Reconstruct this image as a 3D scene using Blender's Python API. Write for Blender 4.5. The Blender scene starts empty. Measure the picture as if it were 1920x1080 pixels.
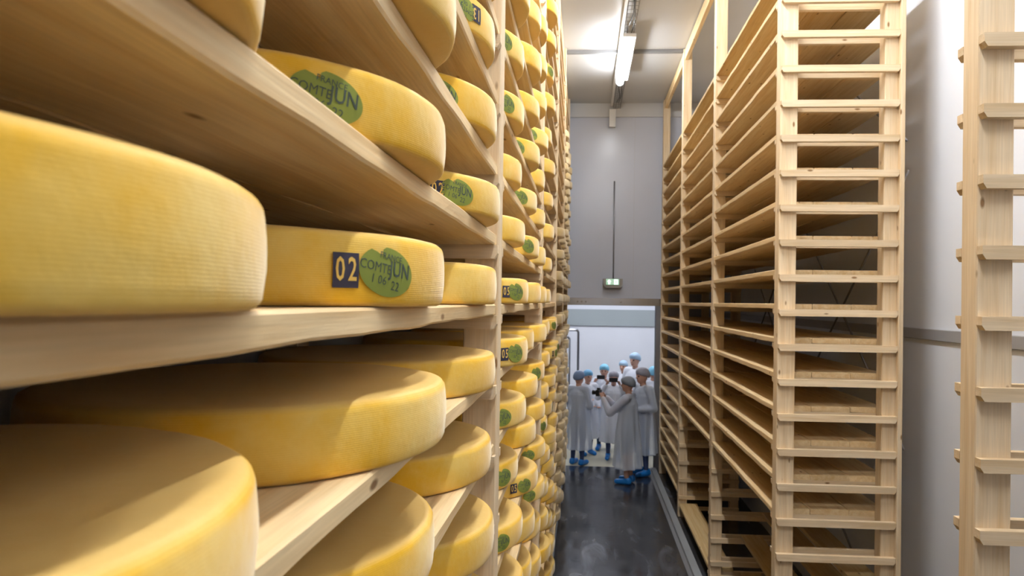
import bpy, bmesh, math, random
from mathutils import Vector, Matrix, noise
random.seed(7)
PI = math.pi
SC = bpy.context.scene
COL = SC.collection

# ------------------------------------------------------------------ camera
CAM_H = 2.85
F_PX, CX, CY = 1240.0, 1018.0, 557.0
YAW, PITCH, ROLL = math.radians(3.6047), math.radians(0.3657), 0.0137
cd = bpy.data.cameras.new('camera')
cd.sensor_width = 36.0
cd.lens = F_PX / 1920 * 36
cd.shift_x = (960 - CX) / 1920
cd.shift_y = (CY - 540) / 1920
cd.clip_start = 0.02
cd.dof.use_dof = True
cd.dof.focus_distance = 1.9
cd.dof.aperture_fstop = 7.0
cam = bpy.data.objects.new('camera', cd)
COL.objects.link(cam)
cam.matrix_world = (Matrix.Translation((0, 0, CAM_H)) @ Matrix.Rotation(YAW, 4, 'Z')
                    @ Matrix.Rotation(PI / 2 + PITCH, 4, 'X') @ Matrix.Rotation(ROLL, 4, 'Z'))
SC.camera = cam

def proj(X, Y, Z):                                   # world (Z above floor) -> pixel, 1920x1080
    Z = Z - CAM_H
    x = X * math.cos(YAW) + Y * math.sin(YAW)
    y = -X * math.sin(YAW) + Y * math.cos(YAW)
    yy = y * math.cos(PITCH) + Z * math.sin(PITCH)
    zz = -y * math.sin(PITCH) + Z * math.cos(PITCH)
    a, b = F_PX * x / yy, -F_PX * zz / yy
    return CX + a * math.cos(ROLL) - b * math.sin(ROLL), CY + a * math.sin(ROLL) + b * math.cos(ROLL)

# ------------------------------------------------------------------ world, exposure
w = bpy.data.worlds.new('world'); SC.world = w; w.use_nodes = True
w.node_tree.nodes['Background'].inputs[0].default_value = (0.8, 0.85, 1, 1)
w.node_tree.nodes['Background'].inputs[1].default_value = 0.02
SC.view_settings.view_transform = 'Standard'
SC.view_settings.look = 'None'
SC.view_settings.exposure = 0.0
SC.view_settings.gamma = 1.0
SC.view_settings.use_curve_mapping = False
LAMP_STRENGTH = 160.0
ROOM2_FILL_STRENGTH = 54.0

# ------------------------------------------------------------------ layout (metres)
P = 0.23                     # shelf pitch
BAY = 2.225
CEIL = CAM_H + 3.41
XL, XR = -0.285, 1.28        # aisle faces of the left and right rack uprights
DEPTH = 0.79
FT = 0.09                    # upright size along the aisle
FW = 0.115                   # upright size across
WALL_L, WALL_R = -1.10, 2.33
Y_BACK, Y_FAR = -4.6, 11.38
LF = [2.17 + BAY * i for i in range(-1, 5)]   # left frames, near face
RF = [2.25 + BAY * i for i in range(0, 5)]    # right frames, near face
LZ = CAM_H - 0.012           # top of the eye-level shelf, left rack
RZ = CAM_H + 0.006           # the same, right rack
BT = 0.036                   # board thickness

# ------------------------------------------------------------------ materials
def nodes(name):
    m = bpy.data.materials.new(name); m.use_nodes = True
    nt = m.node_tree
    return m, nt, nt.nodes['Principled BSDF']

def N(nt, t, **kw):
    n = nt.nodes.new(t)
    for k, v in kw.items():
        setattr(n, k, v)
    return n

def ramp(nt, stops):
    r = N(nt, 'ShaderNodeValToRGB')
    e = r.color_ramp.elements
    while len(e) < len(stops): e.new(0.5)
    for i, (p, c) in enumerate(stops):
        e[i].position = p
        e[i].color = (c[0], c[1], c[2], 1) if isinstance(c, tuple) else (c, c, c, 1)
    return r

def plain(name, col, rough=0.5, metal=0.0, spec=0.5):
    m, nt, b = nodes(name)
    b.inputs['Base Color'].default_value = (*col, 1)
    b.inputs['Roughness'].default_value = rough
    b.inputs['Metallic'].default_value = metal
    b.inputs['Specular IOR Level'].default_value = spec
    return m

def wood(name, axis, tone=1.0, warm=0.0):
    m, nt, b = nodes(name)
    L = nt.links.new
    tc = N(nt, 'ShaderNodeTexCoord')
    oi = N(nt, 'ShaderNodeObjectInfo')
    off = N(nt, 'ShaderNodeVectorMath', operation='SCALE')
    cmb = N(nt, 'ShaderNodeCombineXYZ')
    for i in range(3): L(oi.outputs['Random'], cmb.inputs[i])
    L(cmb.outputs[0], off.inputs[0]); off.inputs['Scale'].default_value = 37.0
    add = N(nt, 'ShaderNodeVectorMath', operation='ADD')
    L(tc.outputs['Object'], add.inputs[0]); L(off.outputs[0], add.inputs[1])
    def mapped(s_long, s_cross):
        mp = N(nt, 'ShaderNodeMapping')
        s = [s_cross] * 3; s['XYZ'.index(axis)] = s_long
        mp.inputs['Scale'].default_value = s
        L(add.outputs[0], mp.inputs[0]); return mp
    g1 = N(nt, 'ShaderNodeTexNoise'); L(mapped(1.6, 34).outputs[0], g1.inputs['Vector'])
    g1.inputs['Scale'].default_value = 1.0; g1.inputs['Detail'].default_value = 5; g1.inputs['Distortion'].default_value = 0.6
    g2 = N(nt, 'ShaderNodeTexNoise'); L(mapped(6, 190).outputs[0], g2.inputs['Vector'])
    g2.inputs['Scale'].default_value = 1.0; g2.inputs['Detail'].default_value = 3
    c0 = (0.81 * tone, (0.62 - .03 * warm) * tone, (0.36 - .09 * warm) * tone)
    c1 = (0.69 * tone, (0.46 - .04 * warm) * tone, (0.22 - .07 * warm) * tone)
    r = ramp(nt, [(0.36, c0), (0.72, c1)])
    L(g1.outputs['Fac'], r.inputs[0])
    r2 = ramp(nt, [(0.3, 1.06), (0.75, 0.84)]); L(g2.outputs['Fac'], r2.inputs[0])
    mx = N(nt, 'ShaderNodeMixRGB', blend_type='MULTIPLY'); mx.inputs[0].default_value = 0.7
    L(r.outputs[0], mx.inputs[1]); L(r2.outputs[0], mx.inputs[2])
    # knots: sparse dark spots
    vo = N(nt, 'ShaderNodeTexVoronoi'); L(mapped(2.2, 5.5).outputs[0], vo.inputs['Vector'])
    vo.inputs['Scale'].default_value = 2.0
    kr = ramp(nt, [(0.05, 1.0), (0.10, 0.0)]); L(vo.outputs['Distance'], kr.inputs[0])
    km = N(nt, 'ShaderNodeMixRGB'); L(kr.outputs[0], km.inputs[0])
    L(mx.outputs[0], km.inputs[1]); km.inputs[2].default_value = (0.27, 0.145, 0.06, 1)
    # board to board variation
    hv = N(nt, 'ShaderNodeHueSaturation')
    mr = N(nt, 'ShaderNodeMapRange'); L(oi.outputs['Random'], mr.inputs[0])
    mr.inputs['To Min'].default_value = 0.86; mr.inputs['To Max'].default_value = 1.06
    L(mr.outputs[0], hv.inputs['Value']); L(km.outputs[0], hv.inputs['Color'])
    L(hv.outputs[0], b.inputs['Base Color'])
    b.inputs['Roughness'].default_value = 0.62
    b.inputs['Specular IOR Level'].default_value = 0.3
    bp = N(nt, 'ShaderNodeBump'); bp.inputs['Strength'].default_value = 0.12; bp.inputs['Distance'].default_value = 0.004
    L(g2.outputs['Fac'], bp.inputs['Height']); L(bp.outputs[0], b.inputs['Normal'])
    return m

WX, WY, WZ = wood('spruce_across', 'X', 1.0, -0.9), wood('spruce_along', 'Y', 1.0, 0.05), wood('spruce_upright', 'Z', 1.0, -0.9)
WYD = wood('worn_spruce_along', 'Y', 0.86, 0.6)

def cheese(name, c_a, c_b, c_top, sheen):
    m, nt, b = nodes(name)
    L = nt.links.new
    tc = N(nt, 'ShaderNodeTexCoord'); oi = N(nt, 'ShaderNodeObjectInfo')
    add = N(nt, 'ShaderNodeVectorMath', operation='ADD')
    cmb = N(nt, 'ShaderNodeCombineXYZ'); ml = N(nt, 'ShaderNodeMath', operation='MULTIPLY')
    L(oi.outputs['Random'], ml.inputs[0]); ml.inputs[1].default_value = 50
    for i in range(3): L(ml.outputs[0], cmb.inputs[i])
    L(tc.outputs['Object'], add.inputs[0]); L(cmb.outputs[0], add.inputs[1])
    n1 = N(nt, 'ShaderNodeTexNoise'); L(add.outputs[0], n1.inputs['Vector'])
    n1.inputs['Scale'].default_value = 6; n1.inputs['Detail'].default_value = 6; n1.inputs['Roughness'].default_value = 0.62
    r = ramp(nt, [(0.40, c_a), (0.66, c_b)]); L(n1.outputs['Fac'], r.inputs[0])
    ge = N(nt, 'ShaderNodeNewGeometry'); sx = N(nt, 'ShaderNodeSeparateXYZ')
    L(ge.outputs['Normal'], sx.inputs[0])
    ab = N(nt, 'ShaderNodeMath', operation='ABSOLUTE'); L(sx.outputs['Z'], ab.inputs[0])
    tr = ramp(nt, [(0.45, 0.0), (0.95, 0.8)]); L(ab.outputs[0], tr.inputs[0])
    mx = N(nt, 'ShaderNodeMixRGB'); L(tr.outputs[0], mx.inputs[0]); L(r.outputs[0], mx.inputs[1])
    mx.inputs[2].default_value = (*c_top, 1)
    hv = N(nt, 'ShaderNodeHueSaturation')
    mr = N(nt, 'ShaderNodeMapRange'); L(oi.outputs['Random'], mr.inputs[0])
    mr.inputs['To Min'].default_value = 0.92; mr.inputs['To Max'].default_value = 1.05
    L(mr.outputs[0], hv.inputs['Value']); L(mx.outputs[0], hv.inputs['Color'])
    L(hv.outputs[0], b.inputs['Base Color'])
    b.inputs['Roughness'].default_value = 0.5
    b.inputs['Specular IOR Level'].default_value = 0.16
    sm_ = N(nt, 'ShaderNodeMapRange'); L(ab.outputs[0], sm_.inputs[0])
    sm_.inputs['From Min'].default_value = .15; sm_.inputs['From Max'].default_value = .7
    sm_.inputs['To Min'].default_value = sheen; sm_.inputs['To Max'].default_value = sheen * .08
    L(sm_.outputs[0], b.inputs['Sheen Weight'])
    b.inputs['Sheen Roughness'].default_value = 0.45
    b.inputs['Sheen Tint'].default_value = (1, 0.96, 0.86, 1)
    wv = N(nt, 'ShaderNodeTexWave', bands_direction='Z'); L(tc.outputs['Object'], wv.inputs['Vector'])
    wv.inputs['Scale'].default_value = 110; wv.inputs['Distortion'].default_value = 1.2; wv.inputs['Detail'].default_value = 1
    n2 = N(nt, 'ShaderNodeTexNoise'); L(add.outputs[0], n2.inputs['Vector']); n2.inputs['Scale'].default_value = 60; n2.inputs['Detail'].default_value = 5
    b1 = N(nt, 'ShaderNodeBump'); b1.inputs['Strength'].default_value = 0.10; b1.inputs['Distance'].default_value = 0.002
    L(wv.outputs['Fac'], b1.inputs['Height'])
    b2 = N(nt, 'ShaderNodeBump'); b2.inputs['Strength'].default_value = 0.18; b2.inputs['Distance'].default_value = 0.004
    L(n2.outputs['Fac'], b2.inputs['Height']); L(b1.outputs[0], b2.inputs['Normal']); L(b2.outputs[0], b.inputs['Normal'])
    return m

CHEESE = cheese('yellow_rind', (0.83, 0.46, 0.018), (0.86, 0.585, 0.14), (0.70, 0.47, 0.17), 0.65)  # third colour: tan tops, with the shade under the shelves mixed into it
CHEESE_OLD = cheese('tan_rind', (0.70, 0.50, 0.22), (0.78, 0.62, 0.38), (0.72, 0.55, 0.32), 0.4)
INK_GREEN = plain('green_ink', (0.24, 0.28, 0.05), 0.6, 0, 0.2)
INK_DARK = plain('dark_ink', (0.05, 0.045, 0.07), 0.6, 0, 0.2)
INK_GREY = plain('grey_ink', (0.075, 0.095, 0.075), 0.6, 0, 0.2)
RIND_PLAIN = plain('bare_rind', (0.78, 0.51, 0.12), 0.22, 0, 0.2)

def wall_mat(name, col, rough=0.3, var=0.04):
    m, nt, b = nodes(name); L = nt.links.new
    tc = N(nt, 'ShaderNodeTexCoord')
    n = N(nt, 'ShaderNodeTexNoise'); L(tc.outputs['Object'], n.inputs['Vector']); n.inputs['Scale'].default_value = 1.3; n.inputs['Detail'].default_value = 4
    r = ramp(nt, [(0.3, tuple(c * (1 - var) for c in col)), (0.7, col)]); L(n.outputs['Fac'], r.inputs[0])
    L(r.outputs[0], b.inputs['Base Color'])
    b.inputs['Roughness'].default_value = rough
    b.inputs['Specular IOR Level'].default_value = 0.35
    return m
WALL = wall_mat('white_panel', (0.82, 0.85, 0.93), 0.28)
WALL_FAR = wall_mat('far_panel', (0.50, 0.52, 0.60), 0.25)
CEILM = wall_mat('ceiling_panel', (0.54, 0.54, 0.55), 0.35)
ROOM2 = wall_mat('back_room_panel', (0.74, 0.76, 0.82), 0.4)
BAND2 = wall_mat('grey_bulkhead', (0.33, 0.37, 0.38), 0.45)
FLOOR2 = wall_mat('cream_floor', (0.62, 0.58, 0.44), 0.35)
STEEL = plain('brushed_steel', (0.55, 0.53, 0.51), 0.18, 0.9)
STEEL_DARK = plain('dull_steel', (0.27, 0.27, 0.29), 0.35, 0.8)
PIPE = plain('grey_pipe', (0.30, 0.30, 0.32), 0.35, 0.6)
WIRE = plain('zinc_wire', (0.28, 0.27, 0.26), 0.4, 0.7)
HOUSING = plain('white_housing', (0.75, 0.75, 0.75), 0.4)
JOINT_DARK = plain('grey_joint', (0.20, 0.20, 0.21), 0.6)  # dark grey of the ceiling joints and the strip beside the kerb
BLACK = plain('black_plastic', (0.012, 0.012, 0.014), 0.35)
GLASS_D = plain('dark_glass', (0.01, 0.012, 0.02), 0.08)
KERB = wall_mat('kerb_concrete', (0.34, 0.36, 0.38), 0.4, 0.2)

def emit(name, col, s):
    m, nt, b = nodes(name)
    b.inputs['Base Color'].default_value = (0.9, 0.9, 0.9, 1)
    b.inputs['Emission Color'].default_value = (*col, 1)
    b.inputs['Emission Strength'].default_value = s
    return m
LAMP = emit('lamp_diffuser', (0.95, 0.98, 1.0), LAMP_STRENGTH)
LAMP_END = emit('end_lamp_diffuser', (0.95, 0.98, 1.0), LAMP_STRENGTH * .42)
ROOM2_FILL = emit('cool_fill_diffuser', (0.92, 0.94, 1.0), ROOM2_FILL_STRENGTH)
SIGN_G = emit('sign_green', (0.0, 0.42, 0.16), 0.55)
SIGN_W = emit('sign_white', (0.8, 1.0, 0.9), 1.3)

def floor_mat():
    m, nt, b = nodes('wet_dark_concrete'); L = nt.links.new
    tc = N(nt, 'ShaderNodeTexCoord')
    mp = N(nt, 'ShaderNodeMapping'); mp.inputs['Scale'].default_value = (2.6, 0.9, 1); L(tc.outputs['Object'], mp.inputs[0])
    n = N(nt, 'ShaderNodeTexNoise'); L(mp.outputs[0], n.inputs['Vector']); n.inputs['Scale'].default_value = 1.2; n.inputs['Detail'].default_value = 5; n.inputs['Distortion'].default_value = 1.0
    r = ramp(nt, [(0.3, (0.030, 0.030, 0.034)), (0.52, (0.045, 0.045, 0.05)), (0.60, (0.07, 0.072, 0.082)), (0.74, (0.16, 0.165, 0.19))])
    L(n.outputs['Fac'], r.inputs[0])
    L(r.outputs[0], b.inputs['Base Color'])
    n2 = N(nt, 'ShaderNodeTexNoise'); L(tc.outputs['Object'], n2.inputs['Vector']); n2.inputs['Scale'].default_value = 2.3; n2.inputs['Detail'].default_value = 3
    r2 = ramp(nt, [(0.35, 0.10), (0.65, 0.24)]); L(n2.outputs['Fac'], r2.inputs[0])
    L(r2.outputs[0], b.inputs['Roughness'])
    n3 = N(nt, 'ShaderNodeTexNoise'); L(tc.outputs['Object'], n3.inputs['Vector']); n3.inputs['Scale'].default_value = 14
    bp = N(nt, 'ShaderNodeBump'); bp.inputs['Strength'].default_value = 0.08; bp.inputs['Distance'].default_value = 0.01
    L(n3.outputs['Fac'], bp.inputs['Height']); L(bp.outputs[0], b.inputs['Normal'])
    return m
FLOOR = floor_mat()

# ------------------------------------------------------------------ helpers
def bm_box(bm, x0, x1, y0, y1, z0, z1):
    v = [bm.verts.new(c) for c in ((x0, y0, z0), (x1, y0, z0), (x1, y1, z0), (x0, y1, z0),
                                   (x0, y0, z1), (x1, y0, z1), (x1, y1, z1), (x0, y1, z1))]
    for f in ((3, 2, 1, 0), (4, 5, 6, 7), (0, 1, 5, 4), (1, 2, 6, 5), (2, 3, 7, 6), (3, 0, 4, 7)):
        bm.faces.new([v[i] for i in f])
    return v

def mesh_of(bm, name, mat, smooth=False):
    me = bpy.data.meshes.new(name)
    bmesh.ops.recalc_face_normals(bm, faces=bm.faces[:])
    bm.to_mesh(me); bm.free()
    for m in (mat if isinstance(mat, list) else [mat]): me.materials.append(m)
    if smooth:
        for p in me.polygons: p.use_smooth = True
    return me

def link(name, me, parent=None, loc=(0, 0, 0), rz=0.0, scale=None):
    o = bpy.data.objects.new(name, me)
    COL.objects.link(o)
    o.location = loc
    if rz: o.rotation_euler = (0, 0, rz)
    if scale: o.scale = scale
    if parent: o.parent = parent
    return o

def tag(o, label, cat, group=None):
    o['label'] = label; o['category'] = cat
    if group: o['group'] = group
    return o

def empty(name, loc, rz=0.0):
    o = bpy.data.objects.new(name, None); COL.objects.link(o)
    o.location = loc; o.rotation_euler = (0, 0, rz); o.empty_display_size = 0.1
    return o

def struct(o):
    o['kind'] = 'structure'; return o

CACHE = {}
def box_mesh(key, sx, sy, sz, mat, bev=0.003):
    """box with one corner at the origin, bevelled, cached"""
    k = (key, round(sx, 4), round(sy, 4), round(sz, 4), mat.name)
    if k not in CACHE:
        bm = bmesh.new(); bm_box(bm, 0, sx, 0, sy, 0, sz)
        if bev: bmesh.ops.bevel(bm, geom=bm.edges[:], offset=bev, segments=1, affect='EDGES')
        CACHE[k] = mesh_of(bm, key, mat)
    return CACHE[k]

def tube_bm(bm, pts, r, seg=8, caps=True):
    rings = []
    pts = [Vector(p) for p in pts]
    for i, p in enumerate(pts):
        d = (pts[min(i + 1, len(pts) - 1)] - pts[max(i - 1, 0)]).normalized()
        a = d.orthogonal().normalized(); b_ = d.cross(a)
        if i and rings:
            prev = (rings[-1][0].co - pts[i - 1]).normalized()
            a = (prev - d * prev.dot(d)).normalized(); b_ = d.cross(a)
        rings.append([bm.verts.new(p + r * (math.cos(t) * a + math.sin(t) * b_)) for t in [2 * PI * k / seg for k in range(seg)]])
    for i in range(len(rings) - 1):
        for k in range(seg):
            bm.faces.new((rings[i][k], rings[i][(k + 1) % seg], rings[i + 1][(k + 1) % seg], rings[i + 1][k]))
    if caps:
        bm.faces.new(rings[0][::-1]); bm.faces.new(rings[-1])

ONES = ['zero', 'one', 'two', 'three', 'four', 'five', 'six', 'seven', 'eight', 'nine', 'ten', 'eleven', 'twelve', 'thirteen', 'fourteen']

# ------------------------------------------------------------------ room shell
bm = bmesh.new(); bm_box(bm, WALL_L - .2, WALL_R + .2, Y_BACK - .2, Y_FAR + .14, -0.2, 0)
struct(link('floor', mesh_of(bm, 'floor', FLOOR)))
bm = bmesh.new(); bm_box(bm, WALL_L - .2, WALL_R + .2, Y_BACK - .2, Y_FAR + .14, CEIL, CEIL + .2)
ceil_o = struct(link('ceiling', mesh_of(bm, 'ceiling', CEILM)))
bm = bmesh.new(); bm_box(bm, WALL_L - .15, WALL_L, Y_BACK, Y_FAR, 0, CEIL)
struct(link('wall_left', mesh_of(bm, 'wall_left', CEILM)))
bm = bmesh.new(); bm_box(bm, WALL_R, WALL_R + .15, Y_BACK, Y_FAR, 0, CEIL)
wr = struct(link('wall_right', mesh_of(bm, 'wall_right', WALL)))
bm = bmesh.new(); bm_box(bm, WALL_L, WALL_R, Y_BACK - .15, Y_BACK, 0, CEIL)
struct(link('wall_back', mesh_of(bm, 'wall_back', WALL)))
DOOR_L, DOOR_R, DOOR_H = -0.72, 1.215, CAM_H - 0.055
bm = bmesh.new()
bm_box(bm, WALL_L, DOOR_L, Y_FAR, Y_FAR + .14, 0, CEIL)
bm_box(bm, DOOR_R, WALL_R, Y_FAR, Y_FAR + .14, 0, CEIL)
bm_box(bm, DOOR_L, DOOR_R, Y_FAR, Y_FAR + .14, DOOR_H, CEIL)
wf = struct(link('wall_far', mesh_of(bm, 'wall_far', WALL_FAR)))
# steel door surround
dr = struct(empty('door_1', (0, Y_FAR, 0)))
link('lintel', box_mesh('lintel', DOOR_R - DOOR_L + .18, .17, .125, STEEL, .004), dr, (DOOR_L - .09, -.015, DOOR_H))
link('jamb', box_mesh('jamb', .09, .17, DOOR_H, STEEL_DARK, .004), dr, (DOOR_R, -.015, 0))
link('jamb', box_mesh('jamb', .09, .17, DOOR_H, STEEL_DARK, .004), dr, (DOOR_L - .09, -.015, 0))
bm = bmesh.new()
for bx in (-.12, -.05, .02, .62): 
    bmesh.ops.create_uvsphere(bm, u_segments=10, v_segments=6, radius=.014, matrix=Matrix.Translation((bx, -.02, DOOR_H + .06)))
link('bolt', mesh_of(bm, 'bolt', STEEL, True), dr)['kind'] = 'stuff'
# thin joints between the wall and ceiling panels
for k, x in enumerate((-.35, .82)):
    link('panel_joint', box_mesh('panel_joint', .006, .004, CEIL - DOOR_H - .125, plain('joint_grey', (.42, .42, .45), .4), 0), wf, (x, Y_FAR - .003, DOOR_H + .125))
for y in (RF[3] + .02, RF[2] + .02, RF[1] + .02, RF[0] + .02):
    struct(link('trim_1', box_mesh('ceiling_joint', XR - XL, .05, .045, JOINT_DARK, .004), None, (XL, y, CEIL - .045)))
struct(link('trim_2', box_mesh('wall_rail', .02, Y_FAR - Y_BACK - .4, .075, plain('zinc_strip', (.42, .42, .44), .45, .3), .004), None, (WALL_R - .02, Y_BACK + .2, CAM_H - .225)))
struct(link('trim_6', box_mesh('cornice', DOOR_R - DOOR_L + 1.2, .03, .24, CEILM, .004), None, (-1.0, Y_FAR - .03, CEIL - .24)))
# kerbs under the racks
bm = bmesh.new(); bm_box(bm, XR - .115, XR - .035, Y_BACK + 1, Y_FAR - .02, 0, .05); bm_box(bm, XR - .16, XR - .115, Y_BACK + 1, Y_FAR - .02, 0, .006)
k1 = mesh_of(bm, 'kerb', [KERB, JOINT_DARK])
for p in k1.polygons:
    if p.center.x < XR - .1155: p.material_index = 1
struct(link('trim_3', k1))
bm = bmesh.new(); bm_box(bm, XL - .12, XL - .02, Y_BACK + 1, Y_FAR - .02, 0, .05)
struct(link('trim_4', mesh_of(bm, 'kerb', KERB)))
# room behind the doorway
Y2 = 15.4
bm = bmesh.new(); bm_box(bm, -3, 4, Y_FAR + .14, Y2 + .1, -.2, 0.0)
struct(link('floor_back_room', mesh_of(bm, 'floor2', FLOOR2)))
bm = bmesh.new(); bm_box(bm, -3, 4, Y2, Y2 + .1, 0, 3.6)
struct(link('wall_back_room', mesh_of(bm, 'wall2', ROOM2)))
bm = bmesh.new(); bm_box(bm, -3, 4, Y2 - .06, Y2, CAM_H - .545, CAM_H - .17)
struct(link('trim_5', mesh_of(bm, 'bulkhead', BAND2)))
bm = bmesh.new(); bm_box(bm, -3.1, -3, Y_FAR + .14, Y2, 0, 3.6); bm_box(bm, 4, 4.1, Y_FAR + .14, Y2, 0, 3.6)
struct(link('wall_sides_back_room', mesh_of(bm, 'wall2s', ROOM2)))
bm = bmesh.new(); bm_box(bm, -3, 4, Y_FAR + .14, Y2, 3.6, 3.7)
struct(link('ceiling_back_room', mesh_of(bm, 'ceil2', ROOM2)))
bm = bmesh.new(); bm_box(bm, -3, 4, Y_FAR + .14, Y_FAR + .16, 2.95, 3.6)
struct(link('wall_front_back_room', mesh_of(bm, 'wall2f', ROOM2)))

# ------------------------------------------------------------------ lamps
def strip_lamp(loc, length, mat, label, group=None, wing=0.0):
    t = tag(empty('strip_lamp', loc), label, 'lamp', group)
    hs = length / 2
    link('housing', box_mesh('housing', .155 + wing, length, .05, HOUSING, .006), t, (-.035 - wing, -hs, .03))  # housing widened beyond the diffuser to keep lamp light off the ceiling
    bm = bmesh.new()
    prof = [(.052 * math.cos(a), .055 * math.sin(a) - .005) for a in [PI + PI * k / 10 for k in range(11)]]
    prof = [(.052, .03)] + prof[::-1] + [(-.052, .03)]
    rings = []
    for y, s in ((-hs + .02, .7), (-hs + .06, 1), (hs - .06, 1), (hs - .02, .7)):
        rings.append([bm.verts.new((x * s, y, z if z > 0 else z * s)) for x, z in prof])
    for i in range(3):
        for k in range(len(prof)):
            k2 = (k + 1) % len(prof)
            bm.faces.new((rings[i][k], rings[i][k2], rings[i + 1][k2], rings[i + 1][k]))
    bm.faces.new(rings[0]); bm.faces.new(rings[-1][::-1])
    link('diffuser', mesh_of(bm, 'diffuser', mat, False), t)
    for s in (-1, 1):
        link('clip', box_mesh('clip', .05, .02, .014, HOUSING, 0), t, (-.01, s * hs * .7 - .01, .08))
    return t
LAMP_X = 0.47
strip_lamp((LAMP_X, 8.9, CEIL - .20), 1.6, LAMP_END, 'bright white strip lamp under the ceiling beside the wire cable tray')
for i, y in enumerate((3.35, 0.57)):
    strip_lamp((LAMP_X, y, CEIL - .20), 1.6, LAMP, ['white ceiling strip lamp above the near end of the aisle', 'white ceiling strip lamp right above the viewpoint'][i], None, .075)
strip_lamp((LAMP_X, 6.12, CEIL - .20), 1.6, LAMP_END, 'white ceiling strip lamp above the middle of the aisle')
strip_lamp((-.4, 13.4, 3.45), 1.6, ROOM2_FILL, 'unseen cool white strip lamp added to light the room beyond, left')  # this lamp and the next are out of view, added to light the back room
strip_lamp((1.6, 13.4, 3.45), 1.6, ROOM2_FILL, 'unseen cool white strip lamp added to light the room beyond, right')

# wire cable tray beside the lamps
TX = LAMP_X - .06
tr = tag(empty('cable_tray', (TX, 0, CEIL - .10)), 'grey wire cable tray with channel running along the ceiling', 'cable tray')
link('channel', box_mesh('channel', .035, Y_FAR - .3 - Y_BACK, .06, HOUSING, .003), tr, (-.01, Y_BACK + .2, .02))
bm = bmesh.new()
ya, yb = 5.2, Y_FAR - .05
for x, z in ((.035, 0.0), (.075, 0), (.115, 0), (.155, 0), (.035, .05), (.155, .05)):
    tube_bm(bm, [(x, ya, z), (x, yb, z)], .003, 5)
y = ya
while y < yb:
    tube_bm(bm, [(.035, y, .05), (.035, y, 0), (.155, y, 0), (.155, y, .05)], .003, 5); y += .1
link('wire_basket', mesh_of(bm, 'wire_basket', WIRE), tr)['kind'] = 'stuff'
bm = bmesh.new()
tube_bm(bm, [(.09 + .02 * math.sin(k * .9), ya + k * .15, .012 + .006 * math.sin(k)) for k in range(40)], .008, 6)
tube_bm(bm, [(.12 + .015 * math.cos(k * .7), ya + k * .15, .014) for k in range(40)], .008, 6)
link('cable', mesh_of(bm, 'cable', BLACK, True), tr)
# tray drop on the far wall, conduit and exit sign
dropz = CEIL - .30
tag(link('wall_cabling_box', box_mesh('cable_trunk', .11, .05, .30, HOUSING, .004), None, (TX - .03, Y_FAR - .085, CEIL - .42)), 'short white cable cover at the top of the far wall', 'cable cover')
bm = bmesh.new()
SIGN = (0.475, Y_FAR - .05, CAM_H + .33)
tube_bm(bm, [(SIGN[0] + .01, Y_FAR - .022, CAM_H + 2.07), (SIGN[0] + .01, Y_FAR - .022, SIGN[2] + .06)], .013, 8)
tag(link('conduit_pipe', mesh_of(bm, 'conduit', PIPE, True)), 'thin grey conduit dropping down the far wall to the exit sign', 'conduit')
ex = tag(empty('exit_sign', SIGN), 'green lit exit sign above the steel door lintel', 'exit sign')
bm = bmesh.new()
pr = [(-.165, .07), (.165, .07), (.165, -.035), (.115, -.085), (-.115, -.085), (-.165, -.035)]
fr = [bm.verts.new((x, -.05, z)) for x, z in pr]; bk = [bm.verts.new((x, .03, z)) for x, z in pr]
bm.faces.new(fr); bm.faces.new(bk[::-1])
for k in range(6): bm.faces.new((fr[k], bk[k], bk[(k + 1) % 6], fr[(k + 1) % 6]))
link('case', mesh_of(bm, 'case', plain('grey_case', (.30, .28, .26), .5)), ex)
link('lit_panel', box_mesh('lit_panel', .22, .012, .10, SIGN_G, .002), ex, (-.115, -.062, -.034))
def flat(parent, name, polys, mat, y=-.066, th=.004):
    bm = bmesh.new()
    for poly in polys:
        a = [bm.verts.new((x, y, z)) for x, z in poly]; b_ = [bm.verts.new((x, y + th, z)) for x, z in poly]
        bm.faces.new(a); bm.faces.new(b_[::-1])
        for k in range(len(a)): bm.faces.new((a[k], b_[k], b_[(k + 1) % len(a)], a[(k + 1) % len(a)]))
    return link(name, mesh_of(bm, name, mat), parent)
flat(ex, 'arrow', [[(-.1, .018), (-.062, .056), (-.024, .018), (-.048, .018), (-.048, -.026), (-.076, -.026), (-.076, .018)]], SIGN_W)
flat(ex, 'pictogram', [[(.02, -.03), (.085, -.03), (.085, .055), (.02, .055)]], SIGN_W)
flat(ex, 'running_figure', [[(.036, -.026), (.044, -.022), (.052, -.004), (.062, -.014), (.060, -.028), (.069, -.028), (.071, -.008), (.060, .006), (.060, .022), (.074, .016), (.077, .021), (.060, .034), (.046, .034), (.034, .022), (.038, .018), (.048, .025), (.046, .006)],
                            [(.052, .040), (.060, .040), (.062, .046), (.056, .052), (.050, .046)]], SIGN_G, -.07)
# stainless tube rail in the room beyond
bm = bmesh.new()
def arc(cx_, cz, r, a0, a1, y, n=5): return [(cx_ + r * math.cos(a0 + (a1 - a0) * k / n), y, cz + r * math.sin(a0 + (a1 - a0) * k / n)) for k in range(n + 1)]
rx = 12.9
tube_bm(bm, [(-.9, rx, CAM_H - .55), (-.16, rx, CAM_H - .55)] + arc(-.16, CAM_H - .60, .05, PI / 2, 0, rx) + [(-.11, rx, 0)], .024, 8)
tube_bm(bm, [(-.29, rx + .35, 0), (-.29, rx + .35, CAM_H - .75)] + arc(-.34, CAM_H - .75, .05, 0, PI / 2, rx + .35) + [(-.9, rx + .35, CAM_H - .70)], .024, 8)
tag(link('tube_rail', mesh_of(bm, 'tube_rail', STEEL_DARK, True)), 'bent stainless tube rail in the room beyond the doorway', 'rail')

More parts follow.
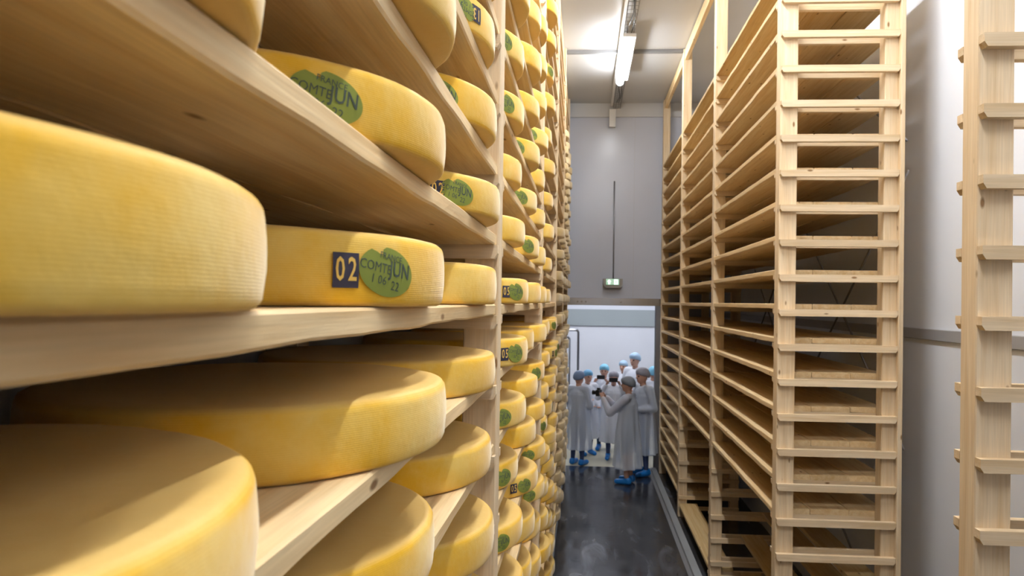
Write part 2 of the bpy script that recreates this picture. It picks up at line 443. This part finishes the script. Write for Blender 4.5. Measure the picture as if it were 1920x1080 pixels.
# ------------------------------------------------------------------ racks
def rung_mesh(width):
    k = ('rung', round(width, 3))
    if k not in CACHE:
        bm = bmesh.new(); h, c = .045, .011
        pr = [(0, 0), (width, 0), (width, -h * .62), (width - c, -h), (c, -h), (0, -h * .62)]
        a = [bm.verts.new((x, 0, z)) for x, z in pr]; b_ = [bm.verts.new((x, .032, z)) for x, z in pr]
        bm.faces.new(a); bm.faces.new(b_[::-1])
        for q in range(6): bm.faces.new((a[q], b_[q], b_[(q + 1) % 6], a[(q + 1) % 6]))
        CACHE[k] = mesh_of(bm, 'rung', WX)
    return CACHE[k]

def plank_mesh(width, length, th, mat, var, wav=0.0):
    """plank along +Y, corner at origin; the edges are a little wavy"""
    k = ('plank', round(width, 4), round(length, 4), mat.name, var)
    if k not in CACHE:
        bm = bmesh.new(); n = 26 if wav else 1
        rnd = random.Random(var * 31 + 5); ph = [rnd.uniform(0, 9) for _ in range(4)]
        pr = [(0, .004), (.004, 0), (width - .004, 0), (width, .004), (width, th - .004), (width - .004, th), (.004, th), (0, th - .004)]
        rings = []
        for i in range(n + 1):
            y = length * i / n
            ring = []
            for j, (x, z) in enumerate(pr):
                dz = dx = 0
                if wav:
                    dx = wav * (noise.noise((y * 3, ph[0], j // 4)) if (x > width / 2) else noise.noise((y * 3, ph[1], 7)))
                    if z < th / 2: dz = wav * 1.6 * noise.noise((y * 5, ph[2], 0.3 if x < width / 2 else 8.))
                ring.append(bm.verts.new((x + dx, y, z + dz)))
            rings.append(ring)
        for i in range(n):
            for q in range(8):
                bm.faces.new((rings[i][q], rings[i][(q + 1) % 8], rings[i + 1][(q + 1) % 8], rings[i + 1][q]))
        bm.faces.new(rings[0][::-1]); bm.faces.new(rings[-1])
        CACHE[k] = mesh_of(bm, 'shelf_board', mat)
    return CACHE[k]

BL = BAY - FT
UPH = CEIL - 0.012

def upright(parent, x, y):
    link('upright', box_mesh('upright', FW, FT, UPH, WZ, .004), parent, (x, y, 0.004))

def shelf(parent, x_front, sgn, y0, ztop, split, mat=WY, depth=DEPTH - .03):
    """x_front: aisle edge, sgn: direction away from the aisle"""
    if split:
        cuts = [0, .25, .505, depth]
        for i in range(3):
            a, b_ = cuts[i], cuts[i + 1] - .003
            x = x_front + a if sgn > 0 else x_front - b_
            link('shelf_board', plank_mesh(b_ - a, BL, BT, mat, random.randrange(4), .0035), parent, (x, y0, ztop - BT))
    else:
        x = x_front if sgn > 0 else x_front - depth
        link('shelf_board', plank_mesh(depth, BL, BT, mat, random.randrange(3), .0), parent, (x, y0, ztop - BT))

left = tag(empty('wooden_rack', (0, 0, 0)), 'tall pale wooden rack on the left, full of cheese wheels', 'rack')
right = tag(empty('wooden_rack', (0, 0, 0)), 'tall empty pale wooden rack on the right with ladder frame ends', 'rack')
ROWS_L = range(-11, 14)
VIEWROWS = {-1: range(-5, 6), 0: range(-5, 6), 1: range(-8, 9), 2: range(-11, 13), 3: ROWS_L, 4: ROWS_L}
for i, y in enumerate(LF):
    upright(left, XL - FW, y); upright(left, XL - DEPTH, y)
    rows = range(-6, 7) if i == 0 else (range(-8, 9) if i == 1 else ROWS_L)
    for r in rows:
        zt = LZ + r * P - BT
        link('rung', rung_mesh(DEPTH), left, (XL - DEPTH, y + FT, zt))
        link('rung', rung_mesh(DEPTH), left, (XL - DEPTH, y - .032, zt))
    if i < 5:
        for r in VIEWROWS[i]:
            shelf(left, XL - .008, -1, y + FT, LZ + r * P, i in (0, 1) and -6 <= r <= 6)
        if i == 0:
            for r in range(-5, 6): shelf(left, XL - .008, -1, y - BL, LZ + r * P, False)  # unseen boards behind the camera, added to block light from the open end
        link('top_rail', box_mesh('top_rail', .05, BL, .14, WY, .004), left, (XL - .08, y + FT, CEIL - .155))
for i, y in enumerate(RF):
    upright(right, XR, y); upright(right, XR + DEPTH - FW, y)
    for r in range(-11, 11):
        zt = RZ + r * P - BT
        if i != 0 or -6 <= r <= 6:
            link('rung', rung_mesh(DEPTH - (.031 if i == 1 else 0)), right, (XR, y - .032, zt))
            link('rung', rung_mesh(DEPTH), right, (XR, y + FT, zt))
    if i == 1:
        link('edge_batten', box_mesh('edge_batten', .03, .0375, UPH, WZ, .003), right, (XR + DEPTH - .03, y - .038, 0.004))
    if i < 4: link('top_rail', box_mesh('top_rail', .05, BL, .14, WY, .004), right, (XR + .015, y + FT, CEIL - .155))
    if i in (1, 2, 3):
        for r in range(-6 if i < 3 else -11, 11):
            shelf(right, XR + .004, 1, y + FT, RZ + r * P, i in (1, 2), WYD if r >= 9 else WY)
for (i, r, x, wd) in ((2, -12, XR + .01, .24), (1, -12, XR + .30, .2), (1, -9, XR + .5, .22), (1, -10, XR + .30, .2), (1, -11, XR + .52, .22), (1, -8, XR + .53, .2)):
    zt = RZ + r * P + (.09 if r == -12 else 0)
    link('shelf_board', plank_mesh(wd, BL, BT, WYD, 2, .003), right, (x, RF[i] + FT, zt - BT))
if True:                                   # bearers under the lowest loose boards
    for i in (1, 2):
        for yy in (RF[i] + FT, RF[i + 1] - .032):
            link('rung', rung_mesh(DEPTH), right, (XR, yy, RZ - 12 * P + .09 - BT))
# diagonal steel braces on the back of the right rack
for i in (1, 2):
    for (za, zb) in ((CAM_H - .95, CAM_H + .9), (CAM_H + .9, CAM_H - .95), (CAM_H + 1.1, CAM_H + 2.6), (CAM_H - 2.4, CAM_H - 1.1)):
        bm = bmesh.new(); off = .012 if za > zb else 0
        tube_bm(bm, [(XR + DEPTH + .05 + off, RF[i] + .05, za), (XR + DEPTH + .05 + off, RF[i + 1] + .05, zb)], .009, 6)
        link('brace_rod', mesh_of(bm, 'brace_rod', STEEL_DARK, True), right)

# ------------------------------------------------------------------ cheese wheels
R0, H0 = 0.32, 0.10
def side_r(z):
    """radius of the rind at height z (0..H0)"""
    t = z / H0
    return R0 - .011 + .011 * math.sin(PI * min(1, max(0, .18 + .64 * t))) 
def wheel_mesh(var, mat):
    rnd = random.Random(var)
    prof = [(0, 0), (R0 * .5, 0), (R0 - .035, 0)]
    for k in range(1, 5):                       # lower edge
        a = -PI / 2 + PI / 2 * k / 4.5
        prof.append((side_r(.012) - .014 + .014 * math.cos(a), .012 + .012 * math.sin(a)))
    for z in (.02, .035, .05, .065, .078): prof.append((side_r(z), z))
    for k in range(0, 5):                       # upper edge
        a = PI / 2 * k / 4.0
        prof.append((side_r(.084) - .016 + .016 * math.cos(a), .084 + .016 * math.sin(a)))
    prof += [(R0 - .05, H0 - .0006), (R0 * .5, H0 - .003), (0, H0 - .004)]
    seg = 72
    bm = bmesh.new(); rings = []
    sd = var * 7.3
    for (r, z) in prof:
        if r == 0:
            rings.append([bm.verts.new((0, 0, z))]); continue
        ring = []
        for k in range(seg):
            a = 2 * PI * k / seg
            n = noise.noise((math.cos(a) * 1.3 + sd, math.sin(a) * 1.3, z * 5))
            n2 = noise.noise((math.cos(a) * 9 + sd, math.sin(a) * 9, z * 55))
            e = 1.0 if (z < .016 or z > .083) and r > R0 * .8 else .25
            rr = r + .0012 * n * (r / R0) + .0018 * n2 * e * (r / R0)
            zz = z + (.0022 * noise.noise((math.cos(a) * 1.7, math.sin(a) * 1.7, sd)) if z > .05 else 0) * (r / R0)
            ring.append(bm.verts.new((rr * math.cos(a), rr * math.sin(a), zz)))
        rings.append(ring)
    for i in range(len(rings) - 1):
        A, B = rings[i], rings[i + 1]
        for k in range(seg):
            k2 = (k + 1) % seg
            if len(A) == 1: bm.faces.new((A[0], B[k2], B[k]))
            elif len(B) == 1: bm.faces.new((A[k], A[k2], B[0]))
            else: bm.faces.new((A[k], A[k2], B[k2], B[k]))
    return mesh_of(bm, 'cheese_wheel', mat, True)
WHEELS = [wheel_mesh(v, CHEESE) for v in range(6)]
WHEELS_OLD = [wheel_mesh(v + 20, CHEESE_OLD) for v in range(4)]

def wrap(me, off):
    """bend a flat drawing (x along the rind, y up) round the rind facing +X"""
    for v in me.vertices:
        s, z = v.co.x, v.co.y
        r = side_r(z) + off
        a = s / r
        v.co = (r * math.cos(a), r * math.sin(a), z)
def text_flat(txt, size, cx_, cz, rot=0.0, sx=1.0, bold=0.0):
    cu = bpy.data.curves.new('t', 'FONT'); cu.body = txt; cu.size = size; cu.align_x = 'CENTER'; cu.align_y = 'CENTER'
    cu.offset = bold; cu.resolution_u = 2
    ob = bpy.data.objects.new('t', cu); COL.objects.link(ob)
    bpy.context.view_layer.update()
    me = bpy.data.meshes.new_from_object(ob.evaluated_get(bpy.context.evaluated_depsgraph_get()))
    bpy.data.objects.remove(ob); bpy.data.curves.remove(cu)
    c, s = math.cos(rot), math.sin(rot)
    for v in me.vertices:
        x, y = v.co.x * sx, v.co.y
        v.co = (cx_ + x * c - y * s, cz + x * s + y * c, 0)
    return me
def join_meshes(mes, name, mat):
    bm = bmesh.new()
    for me in mes: bm.from_mesh(me); bpy.data.meshes.remove(me)
    out = bpy.data.meshes.new(name); bm.to_mesh(out); bm.free(); out.materials.append(mat)
    return out
ZC = .047
def oval_mesh():
    a, b_ = .052, .033
    bm = bmesh.new(); n = 44; rows = 5
    tilt = -.16
    def pt(t, q):
        rr = q
        x, y = a * math.cos(t) * rr, b_ * math.sin(t) * rr
        d = abs(t - 2.02)                                  # notch at the upper left
        if d < .22: 
            lim = .62 + .38 * (d / .22)
            x, y = a * math.cos(t) * min(rr, lim), b_ * math.sin(t) * min(rr, lim)
        return x * math.cos(tilt) - y * math.sin(tilt), ZC + x * math.sin(tilt) + y * math.cos(tilt), 0
    c = bm.verts.new((0, ZC, 0)); prev = None
    for k in range(1, rows + 1):
        ring = [bm.verts.new(pt(2 * PI * i / n, k / rows)) for i in range(n)]
        for i in range(n):
            i2 = (i + 1) % n
            if prev is None: bm.faces.new((c, ring[i], ring[i2]))
            else: bm.faces.new((prev[i], ring[i], ring[i2], prev[i2]))
        prev = ring
    me = bpy.data.meshes.new('oval_stamp'); bm.to_mesh(me); bm.free(); me.materials.append(INK_GREEN)
    wrap(me, .0022); return me
OVAL = oval_mesh()
LETTERS = join_meshes([text_flat('FRANCE', .0125, .006, ZC + .0195, -.16, .95), text_flat('COMTE', .0185, -.023, ZC + .0065, -.16, .9),
                       text_flat('JUN', .029, .0235, ZC + .002, -.12, .85, .0004), text_flat('1 06', .0165, -.018, ZC - .0105, -.16), text_flat('22', .0175, .014, ZC - .0195, -.16)], 'stamp_lettering', INK_GREY)
wrap(LETTERS, .0029)
def num_mesh():
    bm = bmesh.new(); nx = 8
    wv, hv = .0195, .0225
    vs = [[bm.verts.new((-wv + 2 * wv * i / nx, ZC + z, 0)) for i in range(nx + 1)] for z in (-hv, -hv * .5, 0, hv * .5, hv)]
    for j in range(4):
        for i in range(nx): bm.faces.new((vs[j][i], vs[j][i + 1], vs[j + 1][i + 1], vs[j + 1][i]))
    me = bpy.data.meshes.new('number_stamp'); bm.to_mesh(me); bm.free(); me.materials.append(INK_DARK)
    wrap(me, .0022); return me
NUM = num_mesh()
DIGITS = {}
def digits(s):
    if s not in DIGITS:
        me = join_meshes([text_flat(s[0], .043, -.0092, ZC, 0, .66, .0006), text_flat(s[1], .043, .0092, ZC, 0, .66, .0006)], 'stamp_digits', RIND_PLAIN)
        wrap(me, .0029); DIGITS[s] = me
    return DIGITS[s]

def solve_phi(cx_, cy_, r, z, px):
    """angle on the rind that appears at image column px"""
    best, bp_ = None, 0
    d = math.hypot(cx_, cy_)
    for k in range(0, 400):
        a = -PI * .75 + k * PI * .85 / 400
        X, Y = cx_ + r * math.cos(a), cy_ + r * math.sin(a)
        if (-X) * math.cos(a) + (-Y) * math.sin(a) < 0: continue      # faces away
        e = abs(proj(X, Y, z)[0] - px)
        if best is None or e < best: best, bp_ = e, a
    return bp_

STAMPS = {  # (bay, place, row): (number text, its column), (oval column), flipped
    (0, 1, 0): ('02', 648, 727, 0), (0, 1, 1): (None, 0, 615, 0), (0, 2, 1): ('02', 820, 858, 0), (0, 2, 2): (None, 0, 826, 0), (0, 2, 3): ('13', 893, 866, 1),
    (1, 0, 0): ('05', 949, 968, 0), (1, 0, -1): ('05', 946, 967, 0), (1, 1, 2): (None, 0, 977, 0), (1, 1, 1): (None, 0, 991, 0), (1, 0, 4): (None, 0, 944, 0),
    (1, 0, 3): (None, 0, 950, 0), (1, 2, 4): (None, 0, 996, 0), (1, 1, 3): (None, 0, 969, 0), (2, 0, 7): (None, 0, 1033, 0), (1, 2, -2): (None, 0, 1006, 0),
    (1, 0, -2): (None, 0, 941, 0), (1, 2, -4): (None, 0, 991, 0), (1, 0, -3): (None, 0, 944, 0), (1, 1, -4): ('05', 963, 984, 0), (1, 2, -5): (None, 0, 993, 0),
    (1, 0, -4): (None, 0, 939, 0), (2, 1, -1): (None, 0, 1039, 0), (2, 2, -2): (None, 0, 1047, 0), (2, 1, -2): ('05', 1037, 1043, 0), (2, 0, -4): (None, 0, 1019, 0), (2, 1, -4): (None, 0, 1037, 0),
}
BAYN = ['nearest bay', 'second bay', 'third bay', 'fourth bay', 'farthest bay']
PLACE3 = ['first', 'middle', 'last']
# measured centres for the wheels close to the camera
YC = {0: [0.405, 1.085, 1.80], 1: [2.585, 3.325, 3.99], 2: [4.81, 5.52, 6.22]}
rw = random.Random(11)
for bay in range(5):
    y0 = LF[bay] + FT
    if bay in YC: ys = YC[bay]
    else: ys = [y0 + .36 + k * .71 for k in range(3)]
    for r in VIEWROWS[bay]:
        if bay == 1 and not -7 <= r <= 7: continue
        have = [0, 1, 2]
        if bay == 2 and r >= 0: have = [0]
        if bay == 3: have = [] if r >= 4 else ([0, 1, 2] if r >= -3 else [1, 2])
        if bay == 4 and r > 10: have = []
        for place in have:
            old = bay >= 3
            src = rw.choice(WHEELS_OLD if old else WHEELS)
            near = bay == 0 and abs(r) <= 1
            jx = rw.uniform(-.018, .018) if not near else rw.uniform(-.006, .006)
            jy = rw.uniform(-.014, .014) if not near else 0
            s, sz = rw.uniform(.975, 1.005), rw.uniform(.94, 1.06)
            cxw, cyw, zb = -.235 - R0 + jx, ys[place] + jy, LZ + r * P + .0006
            rowt = 'on the eye-level shelf' if r == 0 else f"{ONES[abs(r)]} {'shelf' if abs(r) == 1 else 'shelves'} {'above' if r > 0 else 'below'} eye level"
            kind = 'tan' if old else 'yellow'
            if len(have) == 1: lab = f'lone {kind} cheese wheel in the {BAYN[bay]}, {rowt}'
            elif len(have) == 2: lab = f'{kind} cheese wheel, {["nearer", "farther"][place - 1]} of two in the {BAYN[bay]}, {rowt}'
            else: lab = f'{kind} cheese wheel, {PLACE3[place]} of three in the {BAYN[bay]}, {rowt}'
            o = link('cheese_wheel', src, None, (cxw, cyw, zb), rw.uniform(0, 6.28), (s, s, sz))
            tag(o, lab, 'cheese wheel', 'cheese wheels on the left rack')
            st = STAMPS.get((bay, place, r))
            if st:
                num, cnum, coval, flip = st
                def put(me, name, par_me, par_name, col):
                    phi = solve_phi(cxw, cyw, R0 * s, zb + .05, col)
                    e = link(name, me, o); e.rotation_euler = (0, 0, phi - o.rotation_euler.z)
                    if flip:
                        e.rotation_euler = (PI, 0, phi - o.rotation_euler.z); e.location = (0, 0, H0)
                    t = link(par_name, par_me, e)
                    return e
                e = put(OVAL, 'oval_stamp', LETTERS, 'stamp_lettering', coval); e['label'] = 'green oval ink stamp'
                if num:
                    e = put(NUM, 'number_stamp', digits(num), 'stamp_digits', cnum); e['label'] = 'dark square number stamp'

# ------------------------------------------------------------------ people in the doorway
SKIN = plain('skin', (0.52, 0.29, 0.21), 0.55)
DARK = plain('eye_dark', (0.03, 0.02, 0.02), 0.4)
LIP = plain('lip', (0.36, 0.13, 0.11), 0.5)
def cloth(name, col): return plain(name, col, 0.8, 0, 0.2)
def gown(name, col, alpha):
    m, nt, b = nodes(name); L = nt.links.new
    tc = N(nt, 'ShaderNodeTexCoord')
    mp = N(nt, 'ShaderNodeMapping'); mp.inputs['Scale'].default_value = (14, 14, 3); L(tc.outputs['Object'], mp.inputs[0])
    n = N(nt, 'ShaderNodeTexNoise'); L(mp.outputs[0], n.inputs['Vector']); n.inputs['Detail'].default_value = 4; n.inputs['Scale'].default_value = 1
    bp = N(nt, 'ShaderNodeBump'); bp.inputs['Strength'].default_value = 0.5; bp.inputs['Distance'].default_value = 0.03
    L(n.outputs['Fac'], bp.inputs['Height']); L(bp.outputs[0], b.inputs['Normal'])
    b.inputs['Base Color'].default_value = (*col, 1)
    b.inputs['Roughness'].default_value = 0.32
    b.inputs['Alpha'].default_value = alpha
    return m
GOWN = gown('thin_white_plastic', (0.78, 0.86, 1.0), 0.50)
GOWN_W = gown('white_plastic', (0.85, 0.88, 0.97), 0.80)
COVER = plain('blue_shoe_cover', (0.012, 0.20, 0.62), 0.35)

def frame_of(d):
    d = d.normalized(); a = d.orthogonal().normalized(); return d, a, d.cross(a)
def capsule(bm, a, b, ra, rb, seg=10):
    a, b = Vector(a), Vector(b); d, u, v = frame_of(b - a)
    st = [(a - d * ra, 0.01), (a - d * ra * .7, ra * .71), (a, ra), (b, rb), (b + d * rb * .7, rb * .71), (b + d * rb, 0.01 * 1)]
    rings = [[bm.verts.new(p + r * (math.cos(t) * u + math.sin(t) * v)) for t in [2 * PI * k / seg for k in range(seg)]] for p, r in
             [(p, min(r, max(ra, rb)) if r > .0101 else .0008) for p, r in st]]
    for i in range(len(rings) - 1):
        for k in range(seg):
            bm.faces.new((rings[i][k], rings[i][(k + 1) % seg], rings[i + 1][(k + 1) % seg], rings[i + 1][k]))
    bm.faces.new(rings[0][::-1]); bm.faces.new(rings[-1])
def ellipsoid(bm, c, r, sub=2, rot=None):
    m = Matrix.Translation(c) @ (rot.to_4x4() if rot else Matrix()) @ Matrix.Diagonal((*r, 1))
    bmesh.ops.create_icosphere(bm, subdivisions=sub, radius=1.0, matrix=m)
def remeshed(bm, name, voxel):
    me = bpy.data.meshes.new(name); bmesh.ops.recalc_face_normals(bm, faces=bm.faces[:]); bm.to_mesh(me); bm.free()
    ob = bpy.data.objects.new(name, me); COL.objects.link(ob)
    md = ob.modifiers.new('r', 'REMESH'); md.mode = 'VOXEL'; md.voxel_size = voxel; md.use_smooth_shade = True
    sm = ob.modifiers.new('s', 'SMOOTH'); sm.iterations = 2; sm.factor = .5
    bpy.context.view_layer.update()
    out = bpy.data.meshes.new_from_object(ob.evaluated_get(bpy.context.evaluated_depsgraph_get()))
    bpy.data.objects.remove(ob); bpy.data.meshes.remove(me)
    out.name = name
    return out

def person(label, X, Y, height, rz, net, clothes, gownm, elbows, wrists, hem=.40, head_turn=0.0, head_nod=0.0, bare=False, hand_dir=(0, -.6, .6), sleeves=None):
    """local frame: faces -Y, z up, drawn 1.70 m tall"""
    root = tag(empty('person', (X, Y, 0), rz), label, 'person', 'visitors in coats and hair nets')
    k = height / 1.70; root.scale = (k, k, k)
    sh = [Vector((-.175, .01, 1.385)), Vector((.175, .01, 1.385))]
    el = [Vector(e) for e in elbows]; wr_ = [Vector(q) for q in wrists]
    hr = Matrix.Rotation(head_turn, 3, 'Z') @ Matrix.Rotation(head_nod, 3, 'X')
    hc = Vector((0, -.025, 1.585))
    H = lambda *p: hc + hr @ Vector(p)
    bm = bmesh.new()
    ellipsoid(bm, (0, 0, 1.25), (.165, .11, .20)); ellipsoid(bm, (0, 0, 1.07), (.145, .105, .20)); ellipsoid(bm, (0, .005, .93), (.165, .12, .14))
    capsule(bm, sh[0], sh[1], .058, .058)
    capsule(bm, (0, .005, 1.38), H(0, .015, -.06), .056, .05)
    ellipsoid(bm, hc, (.076, .096, .118), 3, hr); ellipsoid(bm, H(0, -.03, -.062), (.052, .056, .052), 2, hr)
    capsule(bm, H(0, -.088, .012), H(0, -.108, -.026), .009, .014, 8)                    # nose
    for sx in (-1, 1):
        ellipsoid(bm, H(.077 * sx, .012, -.01), (.011, .02, .032), 2, hr)              # ears
        capsule(bm, H(.018 * sx, -.083, .028), H(.05 * sx, -.070, .028), .012, .011, 6)  # brow
    feet = []
    for i, sx in enumerate((-1, 1)):
        kn = Vector((.095 * sx, -.012, .49)); an = Vector((.095 * sx, .015, .085))
        capsule(bm, (.09 * sx, 0, .90), kn, .088, .058); capsule(bm, kn, an, .058, .038)
        capsule(bm, an + Vector((0, .03, -.04)), an + Vector((.015 * sx, -.15, -.052)), .038, .03)
        feet.append(an)
        capsule(bm, sh[i], el[i], .052, .042); capsule(bm, el[i], wr_[i], .042, .027)
        # hand: palm, four curled fingers of different length and a thumb from the side of the palm
        d = (wr_[i] - el[i]).normalized(); d = (d + Vector(hand_dir) * .6).normalized()
        side = d.cross(Vector((0, 0, 1)));  side = side.normalized() if side.length > .1 else Vector((1, 0, 0))
        nrm = side.cross(d).normalized()
        pc = wr_[i] + d * .09
        for q, off in enumerate((-.028, -.010, .010, .028)):
            base = pc + side * off
            capsule(bm, wr_[i] + side * off * .6, base, .015, .013, 8)
            ln = (.062, .075, .080, .066)[q]
            mid = base + (d * .75 - nrm * .5).normalized() * ln * .55
            tip = mid + (d * .25 - nrm * .9).normalized() * ln * .5
            capsule(bm, base, mid, .0095, .009, 8); capsule(bm, mid, tip, .009, .008, 8)
        inn = side * (-.03 if side.x * (-sx) < 0 else .03)
        t0 = wr_[i] + d * .035 + inn; t1 = t0 + (d * .7 + inn.normalized() * .8).normalized() * .045; t2 = t1 + (d * .8 - nrm * .5).normalized() * .034
        capsule(bm, t0, t1, .013, .010, 8); capsule(bm, t1, t2, .010, .009, 8)
    me = remeshed(bm, 'body', .0095)
    for m in (SKIN, clothes, DARK, LIP, sleeves or clothes): me.materials.append(m)
    hi = hr.transposed()
    for p in me.polygons:
        c = p.center
        idx = 1
        if c.z > 1.435 and math.hypot(c.x, c.y) < .2: idx = 0
        if bare and c.z < .5: idx = 0
        if abs(c.x) > .17 or c.y < -.14:
            if c.z > .95: idx = 4
        for i in range(2):
            if (c - wr_[i]).length < .24 and (c - wr_[i]).dot(wr_[i] - el[i]) > -.004: idx = 0
        if idx == 0 and c.z > 1.45:
            q = hi @ (c - hc)
            if q.y < -.05:
                if abs(abs(q.x) - .032) < .014 and abs(q.z - .008) < .008: idx = 2
                elif abs(q.x) < .026 and abs(q.z + .066) < .008 and q.y < -.06: idx = 3
        p.material_index = idx
    link('body', me, root)
    # coat: shoulders, sleeves and a long skirt with folds
    bm = bmesh.new()
    ellipsoid(bm, (0, 0, 1.24), (.195, .145, .21)); capsule(bm, sh[0], sh[1], .075, .075)
    ph = random.uniform(0, 6)
    lev = [(1.30, .19, .14), (1.1, .20, .16), (.85, .235, .185), (.6, .25, .20), (hem, .27, .215)]
    rings = []
    for z, a, b_ in lev:
        f = (1.30 - z) * .045
        rings.append([bm.verts.new(((a + f * math.sin(7 * t + ph) * .5) * math.cos(t), (b_ + f * math.sin(9 * t + ph)) * math.sin(t), z)) for t in [2 * PI * q / 40 for q in range(40)]])
    for i in range(len(rings) - 1):
        for q in range(40): bm.faces.new((rings[i][q], rings[i][(q + 1) % 40], rings[i + 1][(q + 1) % 40], rings[i + 1][q]))
    bm.faces.new(rings[0]); bm.faces.new(rings[-1][::-1])
    for i in range(2):
        capsule(bm, sh[i], el[i], .078, .066); capsule(bm, el[i], wr_[i] + (el[i] - wr_[i]).normalized() * .02, .066, .045)
    cm = remeshed(bm, 'coat', .016); cm.materials.append(gownm)
    link('coat', cm, root)
    # hair net: puckered cap
    bm = bmesh.new()
    bmesh.ops.create_uvsphere(bm, u_segments=28, v_segments=14, radius=1.0)
    bmesh.ops.delete(bm, geom=[v for v in bm.verts if v.co.z < -.45], context='VERTS')
    for v in bm.verts:
        q = v.co.copy(); pk = 1 + .03 * math.sin(13 * math.atan2(q.y, q.x)) * (1 - abs(q.z))
        drop = -.035 if q.y > 0 else 0.03
        v.co = H(q.x * .101 * pk, .018 + q.y * .122 * pk, .048 + q.z * .098 + drop * (1 - max(0, q.z)) * abs(q.y))
    nm = mesh_of(bm, 'hair_net', net, True)
    no = link('hair_net', nm, root)
    no.modifiers.new('t', 'SOLIDIFY').thickness = .004
    for i, sx in enumerate((-1, 1)):
        bm = bmesh.new(); an = feet[i]
        capsule(bm, an + Vector((0, .035, -.030)), an + Vector((.015 * sx, -.165, -.042)), .052, .043)
        ellipsoid(bm, an + Vector((0, .01, 0)), (.052, .07, .045))
        for v in bm.verts: v.co.z = max(v.co.z, .001)
        sm = remeshed(bm, 'shoe_cover', .012); sm.materials.append(COVER)
        link('shoe_cover', sm, root)
    return root

NET_SLATE, NET_BLUE, NET_CYAN = plain('slate_net', (.14, .20, .33), .6), plain('blue_net', (.14, .38, .62), .6), plain('cyan_net', (.22, .55, .75), .6)
NET_GREY, NET_DGREY, NET_PALE = plain('grey_net', (.30, .30, .36), .6), plain('dark_grey_net', (.19, .21, .25), .6), plain('pale_blue_net', (.35, .50, .66), .6)
C_NAVY, C_BLACK, C_GREY, C_DENIM, C_LILAC = cloth('navy_cloth', (.055, .08, .18)), cloth('black_cloth', (.012, .012, .014)), cloth('grey_cloth', (.12, .12, .14)), cloth('denim', (.05, .09, .16)), cloth('lilac_cloth', (.34, .26, .34))
R_ = math.radians
down = [(-.27, .03, 1.10), (.27, .03, 1.10)]
fold = [(-.10, -.24, 1.06), (.10, -.24, 1.06)]
person('person seen from behind in a coat and slate blue hair net', -.085, 11.6, 1.62, R_(150), NET_SLATE, C_NAVY, GOWN, down, [(-.12, -.27, 1.14), (.05, -.28, 1.16)], .30)
person('person in a white coat and blue hair net half hidden behind another visitor', .075, 12.4, 1.56, R_(28), NET_BLUE, C_GREY, GOWN_W, down, [(-.05, -.27, 1.02), (.10, -.29, 1.0)], .34)
person('person with a bright cyan hair net holding a phone up before the face', .40, 12.85, 1.63, R_(-8), NET_CYAN, C_DENIM, GOWN_W, [(-.31, -.16, 1.20), (.28, -.17, 1.18)], [(-.15, -.32, 1.40), (.10, -.33, 1.40)], .42, hand_dir=(0, -.2, .5))
person('person in a white coat photographing with a black phone, face covered', .55, 12.1, 1.58, R_(-4), NET_GREY, C_NAVY, GOWN_W, [(-.30, -.17, 1.22), (.30, -.17, 1.25)], [(-.13, -.30, 1.49), (.13, -.30, 1.49)], .34, hand_dir=(0, -.1, .5))
person('person in front in a long coat and dark grey hair net raising a camera', .715, 10.5, 1.66, R_(-112), NET_DGREY, C_NAVY, GOWN, [(-.22, -.26, 1.14), (.22, -.24, 1.14)], [(-.07, -.42, 1.36), (.09, -.41, 1.36)], .26, bare=True, hand_dir=(0, -.2, .8), sleeves=C_LILAC)
person('person at the right of the doorway in a grey hair net, facing left', 0.985, 11.03, 1.75, R_(-62), NET_GREY, C_NAVY, GOWN, down, [(-.07, -.29, 1.06), (.12, -.27, 1.08)], .36)
person('person at the back in a pale hair net beside the tallest visitor', .845, 14.1, 1.60, R_(-25), NET_PALE, C_BLACK, GOWN_W, down, fold, .38)
person('tallest person at the back in a white coat and light blue hair net', 1.02, 13.2, 1.83, R_(-38), NET_PALE, C_GREY, GOWN_W, down, fold, .38)
person('person mostly hidden at the right jamb, only a light blue hair net showing', 1.30, 12.45, 1.64, R_(170), NET_CYAN, C_GREY, GOWN_W, down, fold, .38)

def at_person(X, Y, h, rz, p):
    k = h / 1.70; return Vector((X, Y, 0)) + Matrix.Rotation(rz, 3, 'Z') @ (Vector(p) * k)
def gadget(name, label, cat, loc, rz, w_, d_, h_, lens=False):
    e = tag(empty(name, loc, rz), label, cat)
    link('case', box_mesh('gadget_case', w_, d_, h_, BLACK, .005), e, (-w_ / 2, -d_ / 2, -h_ / 2))
    if lens:
        bm = bmesh.new(); tube_bm(bm, [(0, -d_ / 2, 0), (0, -d_ / 2 - .05, 0)], .032, 14); tube_bm(bm, [(0, -d_ / 2 - .05, 0), (0, -d_ / 2 - .075, 0)], .036, 14)
        link('lens', mesh_of(bm, 'lens', BLACK), e)
        link('viewfinder', box_mesh('viewfinder', .05, .05, .03, BLACK, .004), e, (-.025, -.025, h_ / 2))
    else:
        link('screen', box_mesh('screen', w_ * .92, .002, h_ * .88, GLASS_D, 0), e, (-w_ * .46, d_ / 2, -h_ * .44))
    return e
gadget('camera', 'black camera with lens raised by the visitor in front', 'camera', at_person(.715, 10.5, 1.66, R_(-112), (0.005, -.515, 1.425)), R_(-112), .13, .06, .10, True)
gadget('smartphone', 'black phone held sideways before the face of a visitor', 'phone', at_person(.55, 12.1, 1.58, R_(-4), (0, -.345, 1.585)), R_(-4), .15, .011, .075)
gadget('smartphone', 'dark phone held up by the visitor in the cyan hair net', 'phone', at_person(.40, 12.85, 1.63, R_(-8), (-.02, -.43, 1.505)), R_(-8), .15, .011, .075)
